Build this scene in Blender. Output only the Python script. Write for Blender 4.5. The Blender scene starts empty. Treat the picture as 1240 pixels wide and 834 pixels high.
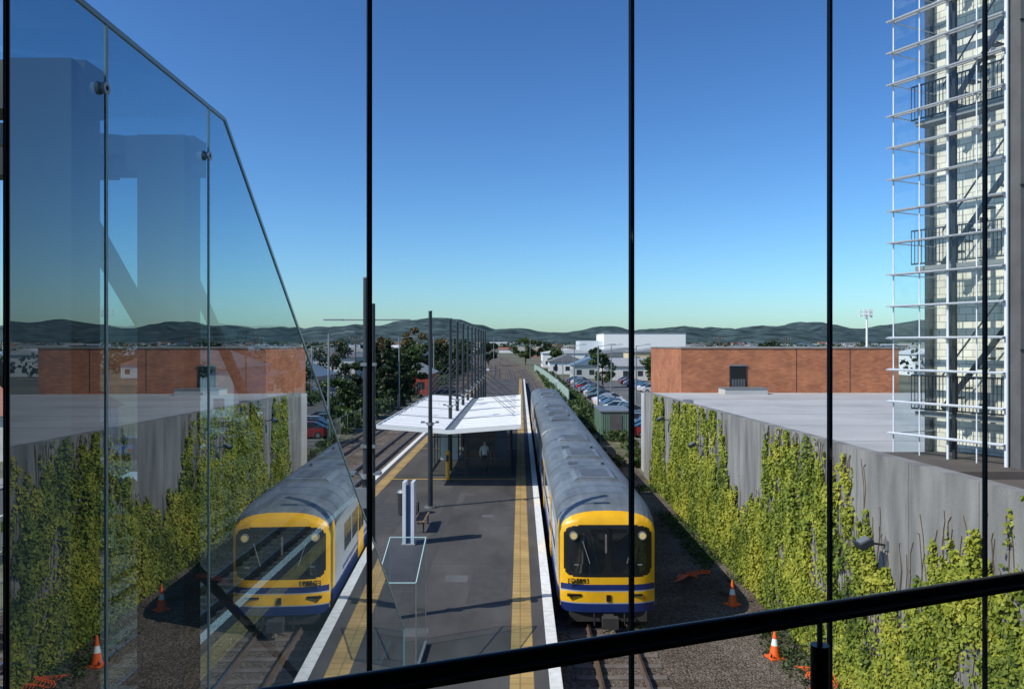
import bpy, math, random
import numpy as np
from mathutils import Vector, Matrix, noise
random.seed(7); np.random.seed(7)
sc = bpy.context.scene
D = bpy.data

# ------------------------------------------------------------------ materials
def newmat(name):
    m = D.materials.new(name); m.use_nodes = True
    nt = m.node_tree; nt.nodes.clear()
    out = nt.nodes.new('ShaderNodeOutputMaterial')
    return m, nt, out
def N(nt, t, **kw):
    n = nt.nodes.new(t)
    for k, v in kw.items():
        if hasattr(n, k): setattr(n, k, v)
    return n
def c4(c): return (c[0], c[1], c[2], 1)
def pm(name, col, rough=.6, metal=0, var=.15, scale=2, bump=0, bscale=30, col2=None, detail=5, stretch=(1,1,1), spec=.5):
    m, nt, out = newmat(name)
    b = N(nt, 'ShaderNodeBsdfPrincipled'); nt.links.new(b.outputs[0], out.inputs[0])
    tc = N(nt, 'ShaderNodeTexCoord'); mp = N(nt, 'ShaderNodeMapping'); mp.inputs['Scale'].default_value = stretch
    nt.links.new(tc.outputs['Object'], mp.inputs[0])
    no = N(nt, 'ShaderNodeTexNoise'); no.inputs['Scale'].default_value = scale; no.inputs['Detail'].default_value = detail
    no.inputs['Roughness'].default_value = .6
    nt.links.new(mp.outputs[0], no.inputs['Vector'])
    cr = N(nt, 'ShaderNodeValToRGB')
    cr.color_ramp.elements[0].position = .3; cr.color_ramp.elements[1].position = .7
    a = [x*(1-var) for x in col]; c = [min(1, x*(1+var)) for x in (col2 or col)]
    cr.color_ramp.elements[0].color = c4(a); cr.color_ramp.elements[1].color = c4(c)
    nt.links.new(no.outputs['Fac'], cr.inputs[0]); nt.links.new(cr.outputs[0], b.inputs['Base Color'])
    b.inputs['Roughness'].default_value = rough; b.inputs['Metallic'].default_value = metal
    b.inputs['Specular IOR Level'].default_value = spec
    if bump:
        n2 = N(nt, 'ShaderNodeTexNoise'); n2.inputs['Scale'].default_value = bscale; n2.inputs['Detail'].default_value = 4
        nt.links.new(tc.outputs['Object'], n2.inputs['Vector'])
        bp = N(nt, 'ShaderNodeBump'); bp.inputs['Strength'].default_value = bump; bp.inputs['Distance'].default_value = .03
        nt.links.new(n2.outputs['Fac'], bp.inputs['Height']); nt.links.new(bp.outputs[0], b.inputs['Normal'])
    return m
def glassmat(name, tint, base=.05, k=.9, p=3, rough=0.0):
    m, nt, out = newmat(name)
    t = N(nt, 'ShaderNodeBsdfTransparent'); t.inputs[0].default_value = c4(tint)
    g = N(nt, 'ShaderNodeBsdfGlossy'); g.inputs['Roughness'].default_value = rough; g.inputs[0].default_value = (.92, .97, 1, 1)
    lw = N(nt, 'ShaderNodeLayerWeight'); lw.inputs[0].default_value = .5
    pw = N(nt, 'ShaderNodeMath', operation='POWER'); pw.inputs[1].default_value = p
    ma = N(nt, 'ShaderNodeMath', operation='MULTIPLY_ADD'); ma.inputs[1].default_value = k; ma.inputs[2].default_value = base
    ma.use_clamp = True
    mx = N(nt, 'ShaderNodeMixShader')
    nt.links.new(lw.outputs['Facing'], pw.inputs[0]); nt.links.new(pw.outputs[0], ma.inputs[0])
    nt.links.new(ma.outputs[0], mx.inputs[0]); nt.links.new(t.outputs[0], mx.inputs[1]); nt.links.new(g.outputs[0], mx.inputs[2])
    nt.links.new(mx.outputs[0], out.inputs[0])
    return m
def gravelmat(name, cols, vs=14, big=.35, bump=.8):
    m, nt, out = newmat(name)
    b = N(nt, 'ShaderNodeBsdfPrincipled'); nt.links.new(b.outputs[0], out.inputs[0]); b.inputs['Roughness'].default_value = .95
    b.inputs['Specular IOR Level'].default_value = .2
    tc = N(nt, 'ShaderNodeTexCoord')
    vo = N(nt, 'ShaderNodeTexVoronoi'); vo.inputs['Scale'].default_value = vs
    nt.links.new(tc.outputs['Object'], vo.inputs['Vector'])
    sp = N(nt, 'ShaderNodeSeparateColor'); nt.links.new(vo.outputs['Color'], sp.inputs[0])
    cr = N(nt, 'ShaderNodeValToRGB'); e = cr.color_ramp.elements
    e[0].color = c4(cols[0]); e[1].color = c4(cols[2]); x = e.new(.5); x.color = c4(cols[1])
    nt.links.new(sp.outputs[0], cr.inputs[0])
    no = N(nt, 'ShaderNodeTexNoise'); no.inputs['Scale'].default_value = big; no.inputs['Detail'].default_value = 7
    nt.links.new(tc.outputs['Object'], no.inputs['Vector'])
    r2 = N(nt, 'ShaderNodeValToRGB'); r2.color_ramp.elements[0].position = .35; r2.color_ramp.elements[1].position = .65
    r2.color_ramp.elements[0].color = (.55, .48, .42, 1); r2.color_ramp.elements[1].color = (1.15, 1.12, 1.1, 1)
    nt.links.new(no.outputs['Fac'], r2.inputs[0])
    mx = N(nt, 'ShaderNodeMix', data_type='RGBA', blend_type='MULTIPLY'); mx.inputs[0].default_value = 1
    nt.links.new(cr.outputs[0], mx.inputs[6]); nt.links.new(r2.outputs[0], mx.inputs[7]); nt.links.new(mx.outputs[2], b.inputs['Base Color'])
    bp = N(nt, 'ShaderNodeBump'); bp.inputs['Strength'].default_value = bump; bp.inputs['Distance'].default_value = .03
    bp.invert = True
    nt.links.new(vo.outputs['Distance'], bp.inputs['Height']); nt.links.new(bp.outputs[0], b.inputs['Normal'])
    return m
def brickmat(name, c1, c2, mortar, bw=.23, bh=.086, ms=.012, horizontal=False, rough=.85, yonly=0):
    m, nt, out = newmat(name)
    b = N(nt, 'ShaderNodeBsdfPrincipled'); nt.links.new(b.outputs[0], out.inputs[0]); b.inputs['Roughness'].default_value = rough
    tc = N(nt, 'ShaderNodeTexCoord'); s = N(nt, 'ShaderNodeSeparateXYZ'); cb = N(nt, 'ShaderNodeCombineXYZ')
    nt.links.new(tc.outputs['Object'], s.inputs[0])
    if horizontal:
        nt.links.new(s.outputs[0], cb.inputs[0]); nt.links.new(s.outputs[1], cb.inputs[1])
    elif yonly:
        ad = N(nt, 'ShaderNodeMath', operation='MULTIPLY'); nt.links.new(s.outputs[1], ad.inputs[0]); ad.inputs[1].default_value = yonly
        nt.links.new(ad.outputs[0], cb.inputs[0]); nt.links.new(s.outputs[2], cb.inputs[1])
    else:
        ad = N(nt, 'ShaderNodeMath', operation='ADD'); nt.links.new(s.outputs[0], ad.inputs[0]); nt.links.new(s.outputs[1], ad.inputs[1])
        nt.links.new(ad.outputs[0], cb.inputs[0]); nt.links.new(s.outputs[2], cb.inputs[1])
    br = N(nt, 'ShaderNodeTexBrick'); br.inputs['Scale'].default_value = 1
    br.inputs['Brick Width'].default_value = bw; br.inputs['Row Height'].default_value = bh; br.inputs['Mortar Size'].default_value = ms
    if horizontal: br.offset = 0
    br.inputs['Color1'].default_value = c4(c1); br.inputs['Color2'].default_value = c4(c2); br.inputs['Mortar'].default_value = c4(mortar)
    nt.links.new(cb.outputs[0], br.inputs['Vector'])
    no = N(nt, 'ShaderNodeTexNoise'); no.inputs['Scale'].default_value = .9; no.inputs['Detail'].default_value = 8
    nt.links.new(tc.outputs['Object'], no.inputs['Vector'])
    r2 = N(nt, 'ShaderNodeValToRGB'); r2.color_ramp.elements[0].position = .3; r2.color_ramp.elements[1].position = .7
    r2.color_ramp.elements[0].color = (.72, .72, .72, 1); r2.color_ramp.elements[1].color = (1.12, 1.12, 1.12, 1)
    nt.links.new(no.outputs['Fac'], r2.inputs[0])
    mx = N(nt, 'ShaderNodeMix', data_type='RGBA', blend_type='MULTIPLY'); mx.inputs[0].default_value = 1
    nt.links.new(br.outputs['Color'], mx.inputs[6]); nt.links.new(r2.outputs[0], mx.inputs[7]); nt.links.new(mx.outputs[2], b.inputs['Base Color'])
    return m
def leafmat(name, dark, mid, light, trans=.25):
    m, nt, out = newmat(name)
    at = N(nt, 'ShaderNodeAttribute'); at.attribute_name = 'leaf_tone'
    cr = N(nt, 'ShaderNodeValToRGB'); e = cr.color_ramp.elements
    e[0].color = c4(dark); e[1].color = c4(light); x = e.new(.5); x.color = c4(mid)
    nt.links.new(at.outputs['Fac'], cr.inputs[0])
    b = N(nt, 'ShaderNodeBsdfPrincipled'); b.inputs['Roughness'].default_value = .55; b.inputs['Specular IOR Level'].default_value = .3
    t = N(nt, 'ShaderNodeBsdfTranslucent'); mx = N(nt, 'ShaderNodeMixShader'); mx.inputs[0].default_value = trans
    nt.links.new(cr.outputs[0], b.inputs['Base Color']); nt.links.new(cr.outputs[0], t.inputs[0])
    nt.links.new(b.outputs[0], mx.inputs[1]); nt.links.new(t.outputs[0], mx.inputs[2]); nt.links.new(mx.outputs[0], out.inputs[0])
    return m

M = dict(
 asphalt=pm('platform_asphalt', (.074,.070,.067), .9, var=.38, scale=.55, bump=.4, bscale=120, detail=10, stretch=(1,.4,1), spec=.3),
 patch=pm('asphalt_patch', (.052,.050,.048), .9, var=.2, scale=3),
 road=pm('road_asphalt', (.07,.07,.07), .9, var=.3, scale=.2, bump=.2, detail=8),
 carpark=pm('carpark_asphalt', (.11,.11,.105), .9, var=.3, scale=.15, detail=8),
 white=pm('white_line_paint', (.70,.70,.66), .7, var=.16, scale=5, detail=9),
 yline=pm('yellow_line_paint', (.6,.38,.04), .7, var=.12, scale=6),
 tactile=brickmat('tactile_paving', (.44,.29,.10), (.38,.25,.085), (.26,.18,.07), .3, .3, .02, True),
 conc=pm('concrete', (.26,.255,.24), .85, var=.25, scale=1.2, bump=.3, detail=8),
 wallc=pm('retaining_wall_concrete', (.20,.196,.185), .9, var=.50, scale=.8, bump=.3, bscale=15, detail=10, stretch=(1,1.8,.3)),
 darkc=pm('dark_concrete_panel', (.10,.10,.10), .85, var=.2, scale=1.5, bump=.2),
 soffit=pm('landing_concrete', (.20,.20,.19), .85, var=.15, scale=1.5),
 terrace=pm('roof_membrane', (.42,.42,.41), .8, var=.15, scale=.35, detail=10),
 browncap=pm('dark_roof_membrane', (.09,.075,.065), .8, var=.2, scale=1),
 ballast=gravelmat('ballast_stones', ((.055,.045,.038),(.13,.11,.09),(.25,.22,.185)), 24, bump=.9),
 ground=pm('ground_grass_dirt', (.06,.075,.035), .95, var=.4, scale=.05, col2=(.13,.12,.075), detail=10),
 verge=pm('verge_weeds', (.05,.075,.02), .95, var=.4, scale=.6, col2=(.16,.15,.09), detail=10, bump=.6, bscale=4),
 rail=pm('rail_steel', (.25,.18,.14), .45, .6, var=.2),
 railtop=pm('rail_head_steel', (.6,.58,.56), .25, 1),
 sleeper=pm('sleeper_timber', (.13,.11,.095), .9, var=.35, scale=3),
 steel=pm('dark_painted_steel', (.028,.034,.04), .4, .3, var=.1),
 galv=pm('galvanised_steel', (.26,.275,.285), .45, .5, var=.15),
 bluesteel=pm('blue_grey_painted_steel', (.006,.014,.024), .5, .0, var=.1),
 black=pm('black_silicone', (.004,.004,.005), .6, var=.05),
 blackrail=pm('black_powder_coat', (.008,.009,.011), .33, .2, var=.05),
 canopy=pm('canopy_white_metal', (.80,.80,.78), .5, var=.05, scale=1.2),
 alum=pm('aluminium_light', (.66,.70,.74), .4, .0, var=.05),
 block=brickmat('cream_blockwork', (.84,.76,.62), (.76,.68,.54), (.45,.41,.34), .4, .2, .014, yonly=1.14),
 brick=brickmat('red_brick', (.52,.18,.075), (.36,.11,.045), (.30,.17,.11), .34, .12, .014),
 glassL=glassmat('stair_enclosure_glass', (.28,.42,.47), .06, 1.0, 2.9),
 glassM=glassmat('facade_glass', (.95,.965,.97), .012, .3, 4),
 glassT=glassmat('tower_glass', (.92,.97,.98), .03, .35, 3),
 glassS=glassmat('shelter_glass', (.85,.90,.89), .05, .4, 3),
 edge=pm('glass_edge_polished', (.42,.58,.58), .25, var=.05),
 tyel=pm('train_yellow_paint', (.80,.42,.012), .28, var=.09, scale=4),
 tblue=pm('train_blue_paint', (.010,.025,.12), .3, var=.08),
 tsil=pm('train_silver_side', (.42,.45,.48), .35, .3, var=.08, scale=2),
 troof=pm('train_roof_grey', (.15,.172,.188), .5, .1, var=.34, scale=1.6, detail=10, stretch=(1,.3,1)),
 troofd=pm('train_roof_unit_grey', (.10,.115,.13), .6, .1, var=.25, scale=3),
 tglass=pm('train_dark_glass', (.008,.011,.013), .04, var=.05, spec=.9),
 tblack=pm('train_black_trim', (.010,.010,.011), .3, var=.05),
 blind=pm('cab_interior_grey', (.16,.15,.13), .6, var=.2, scale=8),
 under=pm('underframe_grime', (.03,.028,.026), .8, var=.3, scale=5),
 lamp=pm('headlamp_lens', (.80,.60,.25), .12, .0, var=.1),
 orange=pm('orange_plastic', (.85,.13,.02), .5, var=.08),
 reflw=pm('reflective_white', (.8,.8,.8), .5, var=.03),
 yelpost=pm('help_point_yellow', (.75,.36,.02), .5, var=.05),
 sign=pm('sign_panel_white', (.62,.65,.66), .4, var=.05),
 signb=pm('sign_panel_blue', (.03,.08,.2), .4, var=.05),
 greenshed=pm('green_shed_paint', (.13,.22,.17), .6, var=.15),
 greenfence=pm('pale_green_fence', (.36,.50,.42), .6, var=.12, scale=1, stretch=(1,4,1)),
 timber=pm('timber_bench', (.22,.13,.07), .7, var=.2),
 bark=pm('tree_bark', (.10,.075,.055), .9, var=.3, scale=6),
 int_=pm('interior_wall_paint', (.12,.12,.12), .8, var=.05),
 tyre=pm('tyre_rubber', (.015,.015,.015), .8, var=.1),
 carglass=pm('car_glass', (.02,.025,.03), .06, var=.05),
 hill=pm('forested_hill_haze_tint', (.030,.052,.060), 1, var=.45, scale=.02, col2=(.058,.088,.092), detail=12, spec=0),  # blue of distance haze mixed into the forest base colour
 ivy=leafmat('ivy_leaf', (.05,.085,.014), (.22,.27,.032), (.44,.42,.055), .28),
 stem=pm('ivy_stem', (.13,.09,.05), .9),
 leafd=leafmat('dark_foliage', (.010,.022,.009), (.025,.047,.018), (.055,.085,.028)),
 leafg=leafmat('green_foliage', (.020,.042,.012), (.05,.09,.022), (.10,.14,.04)),
 leafa=leafmat('autumn_foliage', (.06,.045,.015), (.12,.085,.03), (.19,.15,.05)),
 skin=pm('skin', (.45,.27,.19), .6), shirt=pm('white_shirt', (.7,.7,.68), .8), trouser=pm('dark_trousers', (.03,.03,.045), .8), hair=pm('dark_hair', (.03,.02,.015), .7),
)
WALLC = [pm('house_wall_%d'%i, c, .8, var=.1) for i, c in enumerate([(.6,.58,.53),(.45,.42,.36),(.7,.7,.68),(.32,.2,.13),(.4,.43,.42)])]
ROOFC = [pm('house_roof_%d'%i, c, .7, var=.15) for i, c in enumerate([(.30,.31,.32),(.16,.17,.18),(.30,.11,.07),(.55,.56,.56),(.12,.19,.26),(.22,.24,.2)])]
M['win'] = pm('window_glass_dark', (.03,.04,.05), .1, var=.1)

# ------------------------------------------------------------------ mesh builder
class MB:
    def __init__(s): s.v=[]; s.f=[]; s.m=[]; s.sm=[]; s.mats=[]
    def mi(s, mat):
        if isinstance(mat, str): mat = M[mat]
        if mat not in s.mats: s.mats.append(mat)
        return s.mats.index(mat)
    def add(s, vs, fs, mat, smooth=False):
        o = len(s.v); i = s.mi(mat); s.v += [tuple(v) for v in vs]
        for f in fs: s.f.append([o+k for k in f]); s.m.append(i); s.sm.append(smooth)
    def box(s, x0,x1,y0,y1,z0,z1, mat, T=None):
        vs=[(x0,y0,z0),(x1,y0,z0),(x1,y1,z0),(x0,y1,z0),(x0,y0,z1),(x1,y0,z1),(x1,y1,z1),(x0,y1,z1)]
        if T is not None: vs=[tuple(T@Vector(v)) for v in vs]
        s.add(vs, [(0,3,2,1),(4,5,6,7),(0,1,5,4),(1,2,6,5),(2,3,7,6),(3,0,4,7)], mat)
    def beam(s, p0, p1, w, h, mat, up=(0,0,1)):
        p0=Vector(p0); p1=Vector(p1); d=(p1-p0); L=d.length; d.normalize(); u=Vector(up)
        r=d.cross(u)
        if r.length<1e-4: r=d.cross(Vector((1,0,0)))
        r.normalize(); u=r.cross(d)
        T=Matrix.Translation(p0)@Matrix((r,d,u)).transposed().to_4x4()
        s.box(-w/2,w/2,0,L,-h/2,h/2,mat,T)
    def cyl(s, p0, p1, r0, r1, mat, n=12, cap=True, smooth=True):
        p0=Vector(p0); p1=Vector(p1); d=(p1-p0).normalized()
        a=d.orthogonal().normalized(); b=d.cross(a)
        vs=[]
        for p,r in ((p0,r0),(p1,r1)):
            for k in range(n):
                t=2*math.pi*k/n; vs.append(p+a*math.cos(t)*r+b*math.sin(t)*r)
        s.add(vs, [(k,(k+1)%n,n+(k+1)%n,n+k) for k in range(n)], mat, smooth)
        if cap: s.add(vs, [tuple(range(n-1,-1,-1)), tuple(range(n,2*n))], mat)
    def quad(s, a,b,c,d, mat): s.add([a,b,c,d],[(0,1,2,3)],mat)
    def extr(s, pts, vec, mat):
        n=len(pts); v=Vector(vec); vs=[Vector(p) for p in pts]+[Vector(p)+v for p in pts]
        s.add(vs,[tuple(range(n-1,-1,-1)),tuple(range(n,2*n))]+[(k,(k+1)%n,n+(k+1)%n,n+k) for k in range(n)],mat)
    def mesh(s, name, loc=(0,0,0)):
        me=D.meshes.new(name); l=loc
        me.from_pydata([(v[0]-l[0],v[1]-l[1],v[2]-l[2]) for v in s.v],[],s.f)
        for m in s.mats: me.materials.append(m)
        me.polygons.foreach_set('material_index', s.m); me.polygons.foreach_set('use_smooth', s.sm); me.update()
        return me
    def build(s, name, loc=(0,0,0), bevel=0):
        ob=D.objects.new(name, s.mesh(name,loc)); ob.location=loc; sc.collection.objects.link(ob)
        if bevel:
            b=ob.modifiers.new('bevel','BEVEL'); b.width=bevel; b.segments=2; b.limit_method='ANGLE'
        return ob
def inst(name, me, loc, rz=0, s=1):
    o=D.objects.new(name, me); o.location=loc; o.rotation_euler=(0,0,rz); o.scale=(s,s,s); sc.collection.objects.link(o); return o

# leaf clouds ---------------------------------------------------------------
def leafquads(P, S, Nrm):
    n=len(P); R=np.random.normal(size=(n,3)); T=np.cross(Nrm,R); T/=np.linalg.norm(T,axis=1)[:,None]+1e-9
    B=np.cross(Nrm,T); B/=np.linalg.norm(B,axis=1)[:,None]+1e-9; S=S[:,None]
    V=np.stack([P-T*S*.5, P-B*S*.36+T*S*.05, P+T*S*.55, P+B*S*.36+T*S*.05],axis=1).reshape(-1,3)
    return V
def leafobj(name, V, leaf_tone, mat, extra=None, loc=(0,0,0)):
    n=len(V)//4; me=D.meshes.new(name); verts=(V-np.array(loc)).tolist(); faces=[(4*i,4*i+1,4*i+2,4*i+3) for i in range(n)]
    mi=[0]*n; mats=[mat]
    if extra:
        o=len(verts); verts+= [tuple(Vector(v)-Vector(loc)) for v in extra.v]; faces+=[[o+k for k in f] for f in extra.f]; mi+=[1+k for k in extra.m]; mats+=extra.mats
    me.from_pydata(verts,[],faces)
    for m in mats: me.materials.append(m)
    me.polygons.foreach_set('material_index',mi)
    a=me.attributes.new('leaf_tone','FLOAT','FACE'); vals=list(np.clip(leaf_tone,0,1))+[0]*(len(faces)-n); a.data.foreach_set('value',vals)
    me.update(); ob=D.objects.new(name,me); ob.location=loc; sc.collection.objects.link(ob); return ob
def tree(name, loc, h, r, mat, n=2600, ls=.32, conifer=False, crown0=.28):
    mb=MB(); x,y,z=loc; lean=random.uniform(-.3,.3)
    top=Vector((x+lean,y,z+h*(.95 if conifer else .72)))
    mb.cyl((x,y,z),top,h*.03,h*.008,'bark',8)
    Pl=[];Rn=[]
    nc = 26 if not conifer else 34
    for c in range(nc):
        t=random.random()
        if conifer:
            zz=crown0*.4+t*(1-crown0*.4); rr=r*(1-zz)**.8*random.uniform(.4,1.0); cs=r*(.14+.22*(1-zz))
        else:
            zz=crown0+(1-crown0)*t*.93; rr=r*math.sqrt(max(.05,1-((zz-(.5+crown0/2))/(.6-crown0/2))**2))*random.uniform(.3,1.0); cs=r*random.uniform(.2,.36)
        a=random.uniform(0,6.28); cc=Vector((x+rr*math.cos(a)*.85, y+rr*math.sin(a)*.85, z+h*zz))
        b0=Vector((x+lean*.6*zz,y,z+h*min(zz*.75,.7)))
        mb.cyl(b0,cc,h*.009,h*.003,'bark',5,False)
        k=n//nc; g=np.random.normal(size=(k,3)); g/=np.linalg.norm(g,axis=1)[:,None]; g*=(np.random.rand(k,1)**.45)*cs; g[:,2]*=.7
        Pl.append(g+np.array(cc)); Rn.append(.45+.35*g[:,2]/cs+np.random.normal(size=k)*.18+random.uniform(-.15,.15))  # leaf tone runs darker to paler up each clump, plus random scatter
    P=np.concatenate(Pl); rn=np.concatenate(Rn); nr=np.random.normal(size=P.shape); nr[:,2]+=.5; nr/=np.linalg.norm(nr,axis=1)[:,None]
    V=leafquads(P,ls*np.random.uniform(.6,1.4,len(P)),nr)
    return leafobj(name,V,rn,M[mat],mb,loc)

# ------------------------------------------------------------------ ground & setting
GZ=-1.0
g=MB(); g.box(-4500,4500,-200,6000,GZ-.5,GZ,'ground'); g.build('ground')
g=MB(); g.quad((-15.5,-5,GZ+.06),(7.6,-5,GZ+.06),(7.6,60,GZ+.06),(-15.5,60,GZ+.06),'ballast')
def tcx(X0,Y): return X0-(1e-4*(Y-100)**2 if Y>100 else 0)
ys=list(range(60,700,20))
for a,b in zip(ys[:-1],ys[1:]):
    g.quad((tcx(-14.5,a),a,GZ+.06),(tcx(4.6,a),a,GZ+.06),(tcx(4.6,b),b,GZ+.06),(tcx(-14.5,b),b,GZ+.06),'ballast')
g.build('ballast_bed')
g=MB()
for X0 in (2.48,-9.9,-13.4,-1.2,-5.0):
    for s in (-1,1):
        yy=([2,60,100]+list(range(120,700,20))) if X0 not in(-1.2,-5.0) else list(range(170,700,20))
        for a,b in zip(yy[:-1],yy[1:]):
            p=(tcx(X0+s*.55,a),a,-.80); q=(tcx(X0+s*.55,b),b,-.80)
            g.beam(p,q,.065,.10,'rail'); g.beam((p[0],p[1],-.748),(q[0],q[1],-.748),.05,.006,'railtop')
            g.beam((p[0],p[1],-.865),(q[0],q[1],-.865),.13,.02,'rail')
    y=3 if X0 not in(-1.2,-5.0) else 168
    while y<260:
        x=tcx(X0,y)+random.uniform(-.03,.03); g.box(x-1.1,x+1.1,y-.11,y+.11,-.99,-.876 if y>60 else -.905,'sleeper'); y+=.68
g.build('railway_track')
g=MB()
g.quad((4.6,60,GZ+.02),(9.2,49.5,GZ+.02),(9.2,260,GZ+.02),(4.6,260,GZ+.02),'verge')
g.quad((-20,-5,GZ+.02),(-15.6,-5,GZ+.02),(-15.6,300,GZ+.02),(-20,300,GZ+.02),'verge')
g.build('grass_verge')
g=MB(); g.box(9.2,34,63,175,GZ,GZ+.03,'carpark')
for k in range(34):
    g.box(9.6,14.4,66+k*2.7,66.1+k*2.7,GZ+.03,GZ+.034,'white')
    g.box(20,24.8,66+k*2.7,66.1+k*2.7,GZ+.03,GZ+.034,'white')
g.box(9.0,9.2,63,175,GZ,GZ+.14,'conc'); g.build('car_park')
g=MB(); g.box(-29,-20.2,-5,420,GZ,GZ+.03,'road')
for k in range(60): g.box(-24.7,-24.55,5+k*6,8+k*6,GZ+.03,GZ+.034,'white')
g.box(-20.2,-20,-5,420,GZ,GZ+.13,'conc'); g.box(-29.2,-29,-5,420,GZ,GZ+.13,'conc'); g.box(-31.2,-29.2,-5,420,GZ,GZ+.12,'conc')
g.build('street_road')

# platform
PXL,PXR=-7.9,.89
g=MB()
g.box(PXL,PXR,1,165,-.14,0,'asphalt'); g.box(PXL+.12,PXR-.12,1.05,164.9,-1,-.141,'conc')
for a,b in ((.62,.892),(-7.902,-7.63)):
    y=1
    while y<165: g.box(a,b,y+.008,min(y+1.2,165)-.008,.0,.005,'white'); y+=1.2
for a,b in ((-.22,.30),(-7.32,-6.8)):
    g.box(a,b,1,165,.0,.006,'tactile')
g.box(PXL-.001,PXL+.02,1,165,-.12,-.02,'conc'); g.box(PXR-.01,PXR+.01,1,165,-.12,-.005,'conc')
g.box(-6.8,-.22,42.3,42.42,0,.004,'yline'); g.box(-6.8,-.22,54.9,55.0,0,.004,'yline')
for x,y,w,d in ((-2.3,24,.7,.7),(-1.6,33,.5,.5),(-2.9,19.5,.6,.6)):
    g.box(x,x+w,y,y+d,0,.004,'darkc')
for x,y,w,d in ((-3.4,15,.5,26),(-1.5,22,1.1,3.5),(-6.2,30,1.4,6),(-2.6,35.5,1.6,2.2),(-6.6,18,.35,20)):
    g.box(x,x+w,y,y+d,0,.003,'patch')
for y in (20.5,26,31.5,37,42): g.box(-6.75,-.25,y,y+.02,0,.0035,'patch')
g.build('station_platform')

def mast(Y,h,r):
    g=MB(); X=-3.95
    g.cyl((X,Y,0),(X,Y,.06),.26,.26,'galv',14); g.cyl((X,Y,.05),(X,Y,h*.42),r*1.35,r*1.25,'steel',14)
    g.cyl((X,Y,h*.42),(X,Y,h*.42+.12),r*1.9,r*1.9,'galv',14); g.cyl((X,Y,h*.42+.1),(X,Y,h),r*1.05,r*.95,'steel',14)
    g.cyl((X,Y,h),(X,Y,h+.03),r*1.05,r*1.05,'galv',14)
    for s in (-1,1):
        g.beam((X,Y,h*.42+.06),(X+s*.32,Y-.1,h*.42+.14),.03,.04,'galv'); g.box(X+s*.32-.07,X+s*.32+.07,Y-.25,Y+.02,h*.42+.11,h*.42+.18,'galv')
    return g
g=mast(20.5,8.85,.095); X=-3.95
g.cyl((X+.17,20.5,0),(X+.17,20.5,8.2),.055,.05,'steel',10)
for zz in (2,4.5,6.6): g.box(X-.14,X+.24,20.38,20.62,zz,zz+.08,'galv')
g.beam((X-1.1,20.5,7.78),(X+1.12,20.5,7.78),.035,.03,'galv'); g.box(X-1.1,X-.6,20.45,20.55,7.765,7.80,'galv'); g.box(X+.65,X+1.12,20.45,20.55,7.765,7.80,'galv')
g.box(X-.25,X+.05,20.2,20.36,3.0,3.5,'galv')
g.build('lighting_mast')
for Y in (35,45,50,55,60,65,70,75,80,85,90): mast(Y,8.6,.085).build('lighting_mast')

# canopy
g=MB(); x0,x1,y0,y1=-7.0,0,39,63
cx=-3.5; zc,ze=2.86,3.12
def cz(x): return zc+(ze-zc)*abs(x-cx)/3.5
for a,b in ((x0,cx-.25),(cx+.25,x1)):
    g.extr([(a,y0,cz(a)),(b,y0,cz(b)),(b,y0,cz(b)+.07),(a,y0,cz(a)+.07)],(0,y1-y0,0),'canopy')
    n=20
    for k in range(n+1):
        y=y0+.1+(y1-y0-.3)*k/n
        g.extr([(a,y,cz(a)+.07),(b,y,cz(b)+.07),(b,y,cz(b)+.10),(a,y,cz(a)+.10)],(0,.05,0),'galv' if k%5==0 else 'canopy')
g.box(cx-.249,cx+.249,y0+.05,y1-.05,zc-.05,zc+.02,'galv')
g.box(x0-.04,x0,y0-.04,y1,ze-.08,ze+.13,'canopy'); g.box(x1,x1+.04,y0-.04,y1,ze-.08,ze+.13,'canopy')
for a,b in ((x0,cx),(cx,x1)):
    g.extr([(a,y0-.045,cz(a)-.09),(b,y0-.045,cz(b)-.09),(b,y0-.045,cz(b)+.10),(a,y0-.045,cz(a)+.10)],(0,.04,0),'canopy')
for Y in (45,50,55,60):
    for s in (-1,1):
        g.cyl((-3.95,Y,6.2),(cx+s*3.2,Y-1,ze+.1),.014,.014,'steel',6); g.cyl((-3.95,Y,6.2),(cx+s*3.2,Y+1,ze+.1),.014,.014,'steel',6)
        g.beam((-3.95,Y,zc-.02),(cx+s*3.3,Y,ze-.05),.08,.12,'galv')
g.build('platform_canopy')
# glass shelter
g=MB(); a0,a1,b0,b1,h=-5.0,-.55,43.4,53,2.55
for x in (a0,-3.9,-2.8,-1.7,a1):
    for y in (b0,b1): g.box(x-.03,x+.03,y-.03,y+.03,0,h,'steel')
for y in np.linspace(b0,b1,7)[1:-1]:
    for x in (a0,a1): g.box(x-.03,x+.03,y-.03,y+.03,0,h,'steel')
for z in (0.02,2.1,h-.06):
    for y in (b0,b1): g.box(a0+.03,a1-.03,y-.022,y+.022,z,z+.06,'steel')
    for x in (a0,a1): g.box(x-.022,x+.022,b0+.03,b1-.03,z,z+.06,'steel')
for y in (b0,b1): g.quad((a0,y,.08),(a1,y,.08),(a1,y,h),(a0,y,h),'glassS')
for x in (a0,a1): g.quad((x,b0,.08),(x,b1,.08),(x,b1,h),(x,b0,h),'glassS')
g.box(-4.6,-3.6,46,46.1,.5,2.1,'sign'); g.box(-1.5,-.8,48,48.1,.4,2.1,'signb')
g.box(-3.4,-1.2,b0+4.9,b0+5.0,.3,2.2,'darkc')
g.build('waiting_shelter')
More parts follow.
